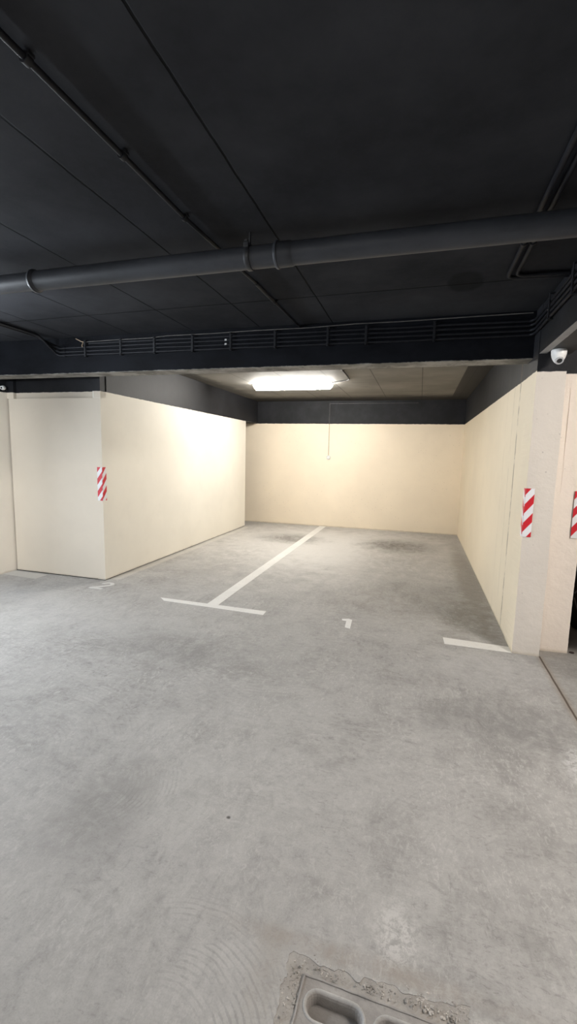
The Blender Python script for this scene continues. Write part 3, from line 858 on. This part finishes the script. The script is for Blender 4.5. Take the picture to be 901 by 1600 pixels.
for v in b.verts:
    q = v.co * 30; v.co += Vector((mnoise.noise(q) * .002, mnoise.noise(q + Vector((5, 0, 0))) * .002, mnoise.noise(q + Vector((0, 7, 0))) * .0015))
obj('raised_edge', spin(b), M['cover'], t)

# crumbled mortar bed round the cover
b = bmesh.new(); N = 74
ux = lambda i: -.36 + .64 * i / N
uy = lambda j: .62 + .63 * j / N
grid = {}
for i in range(N + 1):
    for j in range(N + 1):
        x, y = ux(i), uy(j)
        q = Vector((x * 40, y * 40, 0))
        z = -.0055 + mnoise.noise(q) * .0035 + mnoise.noise(q * 2.7) * .003 + mnoise.noise(q * .3) * .003
        de = max(0., min(1., min(x - cx0, cx1 - x, cy1 - y, y - cy0) / .045)); de = de * de * (3 - 2 * de)
        z = -.0012 * (1 - de) + z * de
        grid[i, j] = b.verts.new((x, y, min(z, -.0006)))
for i in range(N):
    for j in range(N):
        xc, yc = ux(i + .5), uy(j + .5)
        if GX0 + .012 < xc < GX1 - .012 and GY0 + .012 < yc < GY1 - .022: continue
        b.faces.new((grid[i, j], grid[i + 1, j], grid[i + 1, j + 1], grid[i, j + 1]))
for v in [v for v in b.verts if not v.link_faces]: b.verts.remove(v)
o = solo('mortar_bed', b, M['mortar'], 'crumbled brown mortar bed around the drain cover in the near floor', 'mortar')
o['kind'] = 'stuff'
# loose stone chips lying in it
b = bmesh.new(); rg = random.Random(21)
def chip(x, y, z, s):
    r_ = bmesh.ops.create_icosphere(b, subdivisions=1, radius=s)
    q = Vector((x * 50, y * 50, rg.random() * 9))
    sc = Vector((rg.uniform(.7, 1.5), rg.uniform(.6, 1.1), rg.uniform(.45, .8)))
    rt = Matrix.Rotation(rg.uniform(0, PI), 3, 'Z')
    for v in r_['verts']:
        k = 1 + rg.uniform(-.28, .28)
        v.co = rt @ Vector((v.co.x * sc.x * k, v.co.y * sc.y * k, v.co.z * sc.z * k)) + Vector((x, y, z))
n = 0
while n < 900:
    x, y = rg.uniform(-.31, .225), rg.uniform(1.0, 1.21)
    if GX0 - .006 < x < GX1 + .006 and y < GY1 + .006: continue
    dens = mnoise.noise(Vector((x * 14, y * 14, 2)))
    if dens < rg.uniform(-.6, .35) - (.25 if x > .02 else 0): n += .2; continue
    chip(x, y, -.0035 + rg.uniform(0, .003), rg.choice((.0012, .0015, .0018, .0022, .0028, .004)) * (1.25 if x > .02 else .85)); n += 1
o = solo('stone_chips', b, M['chips'], 'loose pale stone chips in the broken edge around the drain cover', 'gravel')
o['kind'] = 'stuff'

# small scrap by the recessed pillar
b = bmesh.new()
r_ = bmesh.ops.create_icosphere(b, subdivisions=2, radius=.016)
for v in r_['verts']:
    v.co = Vector((v.co.x * 1.3, v.co.y * .8, v.co.z * .45)) * (1 + mnoise.noise(v.co * 90) * .35) + Vector((1.272, 4.00, .0075))
bmesh.ops.translate(b, verts=b.verts, vec=(0, 0, -min(v.co.z for v in b.verts) + .0002))
solo('scrap', b, M['debris'], 'tiny dark brown scrap on the floor at the foot of the wall behind the pillar', 'debris')

# ------------------------------------------------------------------ black car in the next bay
CX, CY0, CY1, CW = 2.31, 3.78, 8.05, 1.76
t = thing('car', (CX, (CY0 + CY1) / 2, 0), 'black car parked behind the right-hand pillar', 'car')
WR, WF, WB = .315, 4.66, 7.18
prof = [(3.80, .30), (3.78, .48), (3.84, .66), (4.02, .78), (4.75, .92), (5.05, .97), (5.65, 1.36), (6.1, 1.45), (6.9, 1.46), (7.55, 1.38), (7.92, 1.02), (8.03, .85), (8.05, .45), (7.98, .30)]
def arch(cy):
    return [(cy + .375 * math.cos(a), WR + .375 * math.sin(a)) for a in (PI * k / 12 for k in range(13))]
bot = [(7.98, .30)] + [p for p in arch(WB)][0:] + [p for p in arch(WF)] + [(3.80, .30)]
bot = [(y, max(z, .22)) for y, z in bot]
outline = prof[:-1] + bot[:-1]
b = bmesh.new(); cols = []
for s, k in ((-1, .93), (-1, 1.), (1, 1.), (1, .93)):
    pass
lat = [(-.88, .0), (-.80, .03), (0., .05), (.80, .03), (.88, .0)]
for dx, infl in lat:
    ring = []
    for y, z in outline:
        inset = 0.
        if z > .95: inset = (z - .95) * .42
        x = dx * (1 - inset / .88)
        yy = y + (0 if abs(dx) > .85 else (-.05 if y < 5 else .04) * (1 if .3 < z < 1. and (y < 3.9 or y > 7.9) else 0))
        ring.append(b.verts.new((CX + x, yy, z + (infl * .5 if z > .6 else 0))))
    cols.append(ring)
nn = len(outline)
for p, q in zip(cols, cols[1:]):
    for k in range(nn): b.faces.new((p[k], p[(k + 1) % nn], q[(k + 1) % nn], q[k]))
for ring in (cols[0], cols[-1]):
    es = [b.edges.get((ring[k], ring[(k + 1) % nn])) for k in range(nn)]
    bmesh.ops.triangle_fill(b, use_beauty=True, edges=es)
body = obj('body', b, M['car_paint'], t, True, 35)
for s in (-1, 1):
    b = bmesh.new()
    win = [(5.18, .99), (5.68, 1.31), (6.1, 1.39), (6.85, 1.395), (7.42, 1.32), (7.6, 1.04)]
    vv = [[], []]
    for q in (0, 1):
        for y, z in win:
            x = s * .88 * (1 - (z - .95) * .42 / .88) + s * (.004 if q else -.004)
            vv[q].append(b.verts.new((CX + x, y, z)))
    b.faces.new(vv[0]); b.faces.new(vv[1])
    for k in range(len(win)): b.faces.new((vv[0][k], vv[0][(k + 1) % len(win)], vv[1][(k + 1) % len(win)], vv[1][k]))
    obj('side_window', b, M['glass'], t)
    obj('headlight', B((CX + s * .62 - .17, 3.79, .60), (CX + s * .62 + .17, 3.90, .72), .03, 3), M['head_clear'], t, True)
    obj('tail_light', B((CX + s * .68 - .14, 7.96, .80), (CX + s * .68 + .14, 8.07, .94), .02, 3), M['tail_red'], t, True)
    obj('side_mirror', B((CX + s * .99 - .09, 5.16, .98), (CX + s * .99 + .09, 5.24, 1.10), .03, 3), M['car_paint'], t, True)
b = bmesh.new()
def slab(pts, off):
    a = [b.verts.new(Vector(p)) for p in pts]; c = [b.verts.new(Vector(p) + Vector(off)) for p in pts]
    b.faces.new(a); b.faces.new(c)
    for k in range(4): b.faces.new((a[k], a[(k + 1) % 4], c[(k + 1) % 4], c[k]))
slab([(CX - .76, 5.10, 1.015), (CX + .76, 5.10, 1.015), (CX + .62, 5.63, 1.375), (CX - .62, 5.63, 1.375)], (0, -.02, .025))
obj('windscreen', b, M['glass'], t)
obj('grille', B((CX - .42, 3.735, .38), (CX + .42, 3.80, .55), .01), M['car_trim'], t)
obj('underbody', B((CX - .66, 3.95, .20), (CX + .66, 7.9, .34)), M['car_trim'], t)
for y in (WF, WB):
    for s in (-1, 1):
        x = CX + s * .765
        wh = obj('wheel', L([(-.10, .20), (-.10, WR - .03), (-.09, WR - .010), (-.07, WR), (.07, WR), (.09, WR - .010), (.10, WR - .03), (.10, .20)], (x, y, WR), (1, 0, 0), 40), M['rubber'], t, True)
        b = L([(.06, .20), (.095, .20), (.095, .185), (.075, .18), (.07, .05), (.085, .045), (.085, 0)] if s > 0 else [(-.06, .20), (-.095, .20), (-.095, .185), (-.075, .18), (-.07, .05), (-.085, .045), (-.085, 0)], (x, y, WR), (1, 0, 0), 30)
        for k in range(5):
            a = 2 * PI * k / 5
            p0 = Vector((x + s * .088, y + math.cos(a) * .04, WR + math.sin(a) * .04)); p1 = Vector((x + s * .088, y + math.cos(a) * .185, WR + math.sin(a) * .185))
            tube(b, [p0, p1], .016, 8)
        obj('wheel_rim', b, M['alloy'], wh, True)

# ------------------------------------------------------------------ world and colour
w = bpy.data.worlds.new('world'); bpy.context.scene.world = w; w.use_nodes = True
w.node_tree.nodes['Background'].inputs[0].default_value = (.6, .65, .7, 1)
w.node_tree.nodes['Background'].inputs[1].default_value = .02
sc = bpy.context.scene
sc.view_settings.view_transform = 'Standard'; sc.view_settings.look = 'None'
sc.view_settings.exposure = 0.; sc.view_settings.gamma = 1.
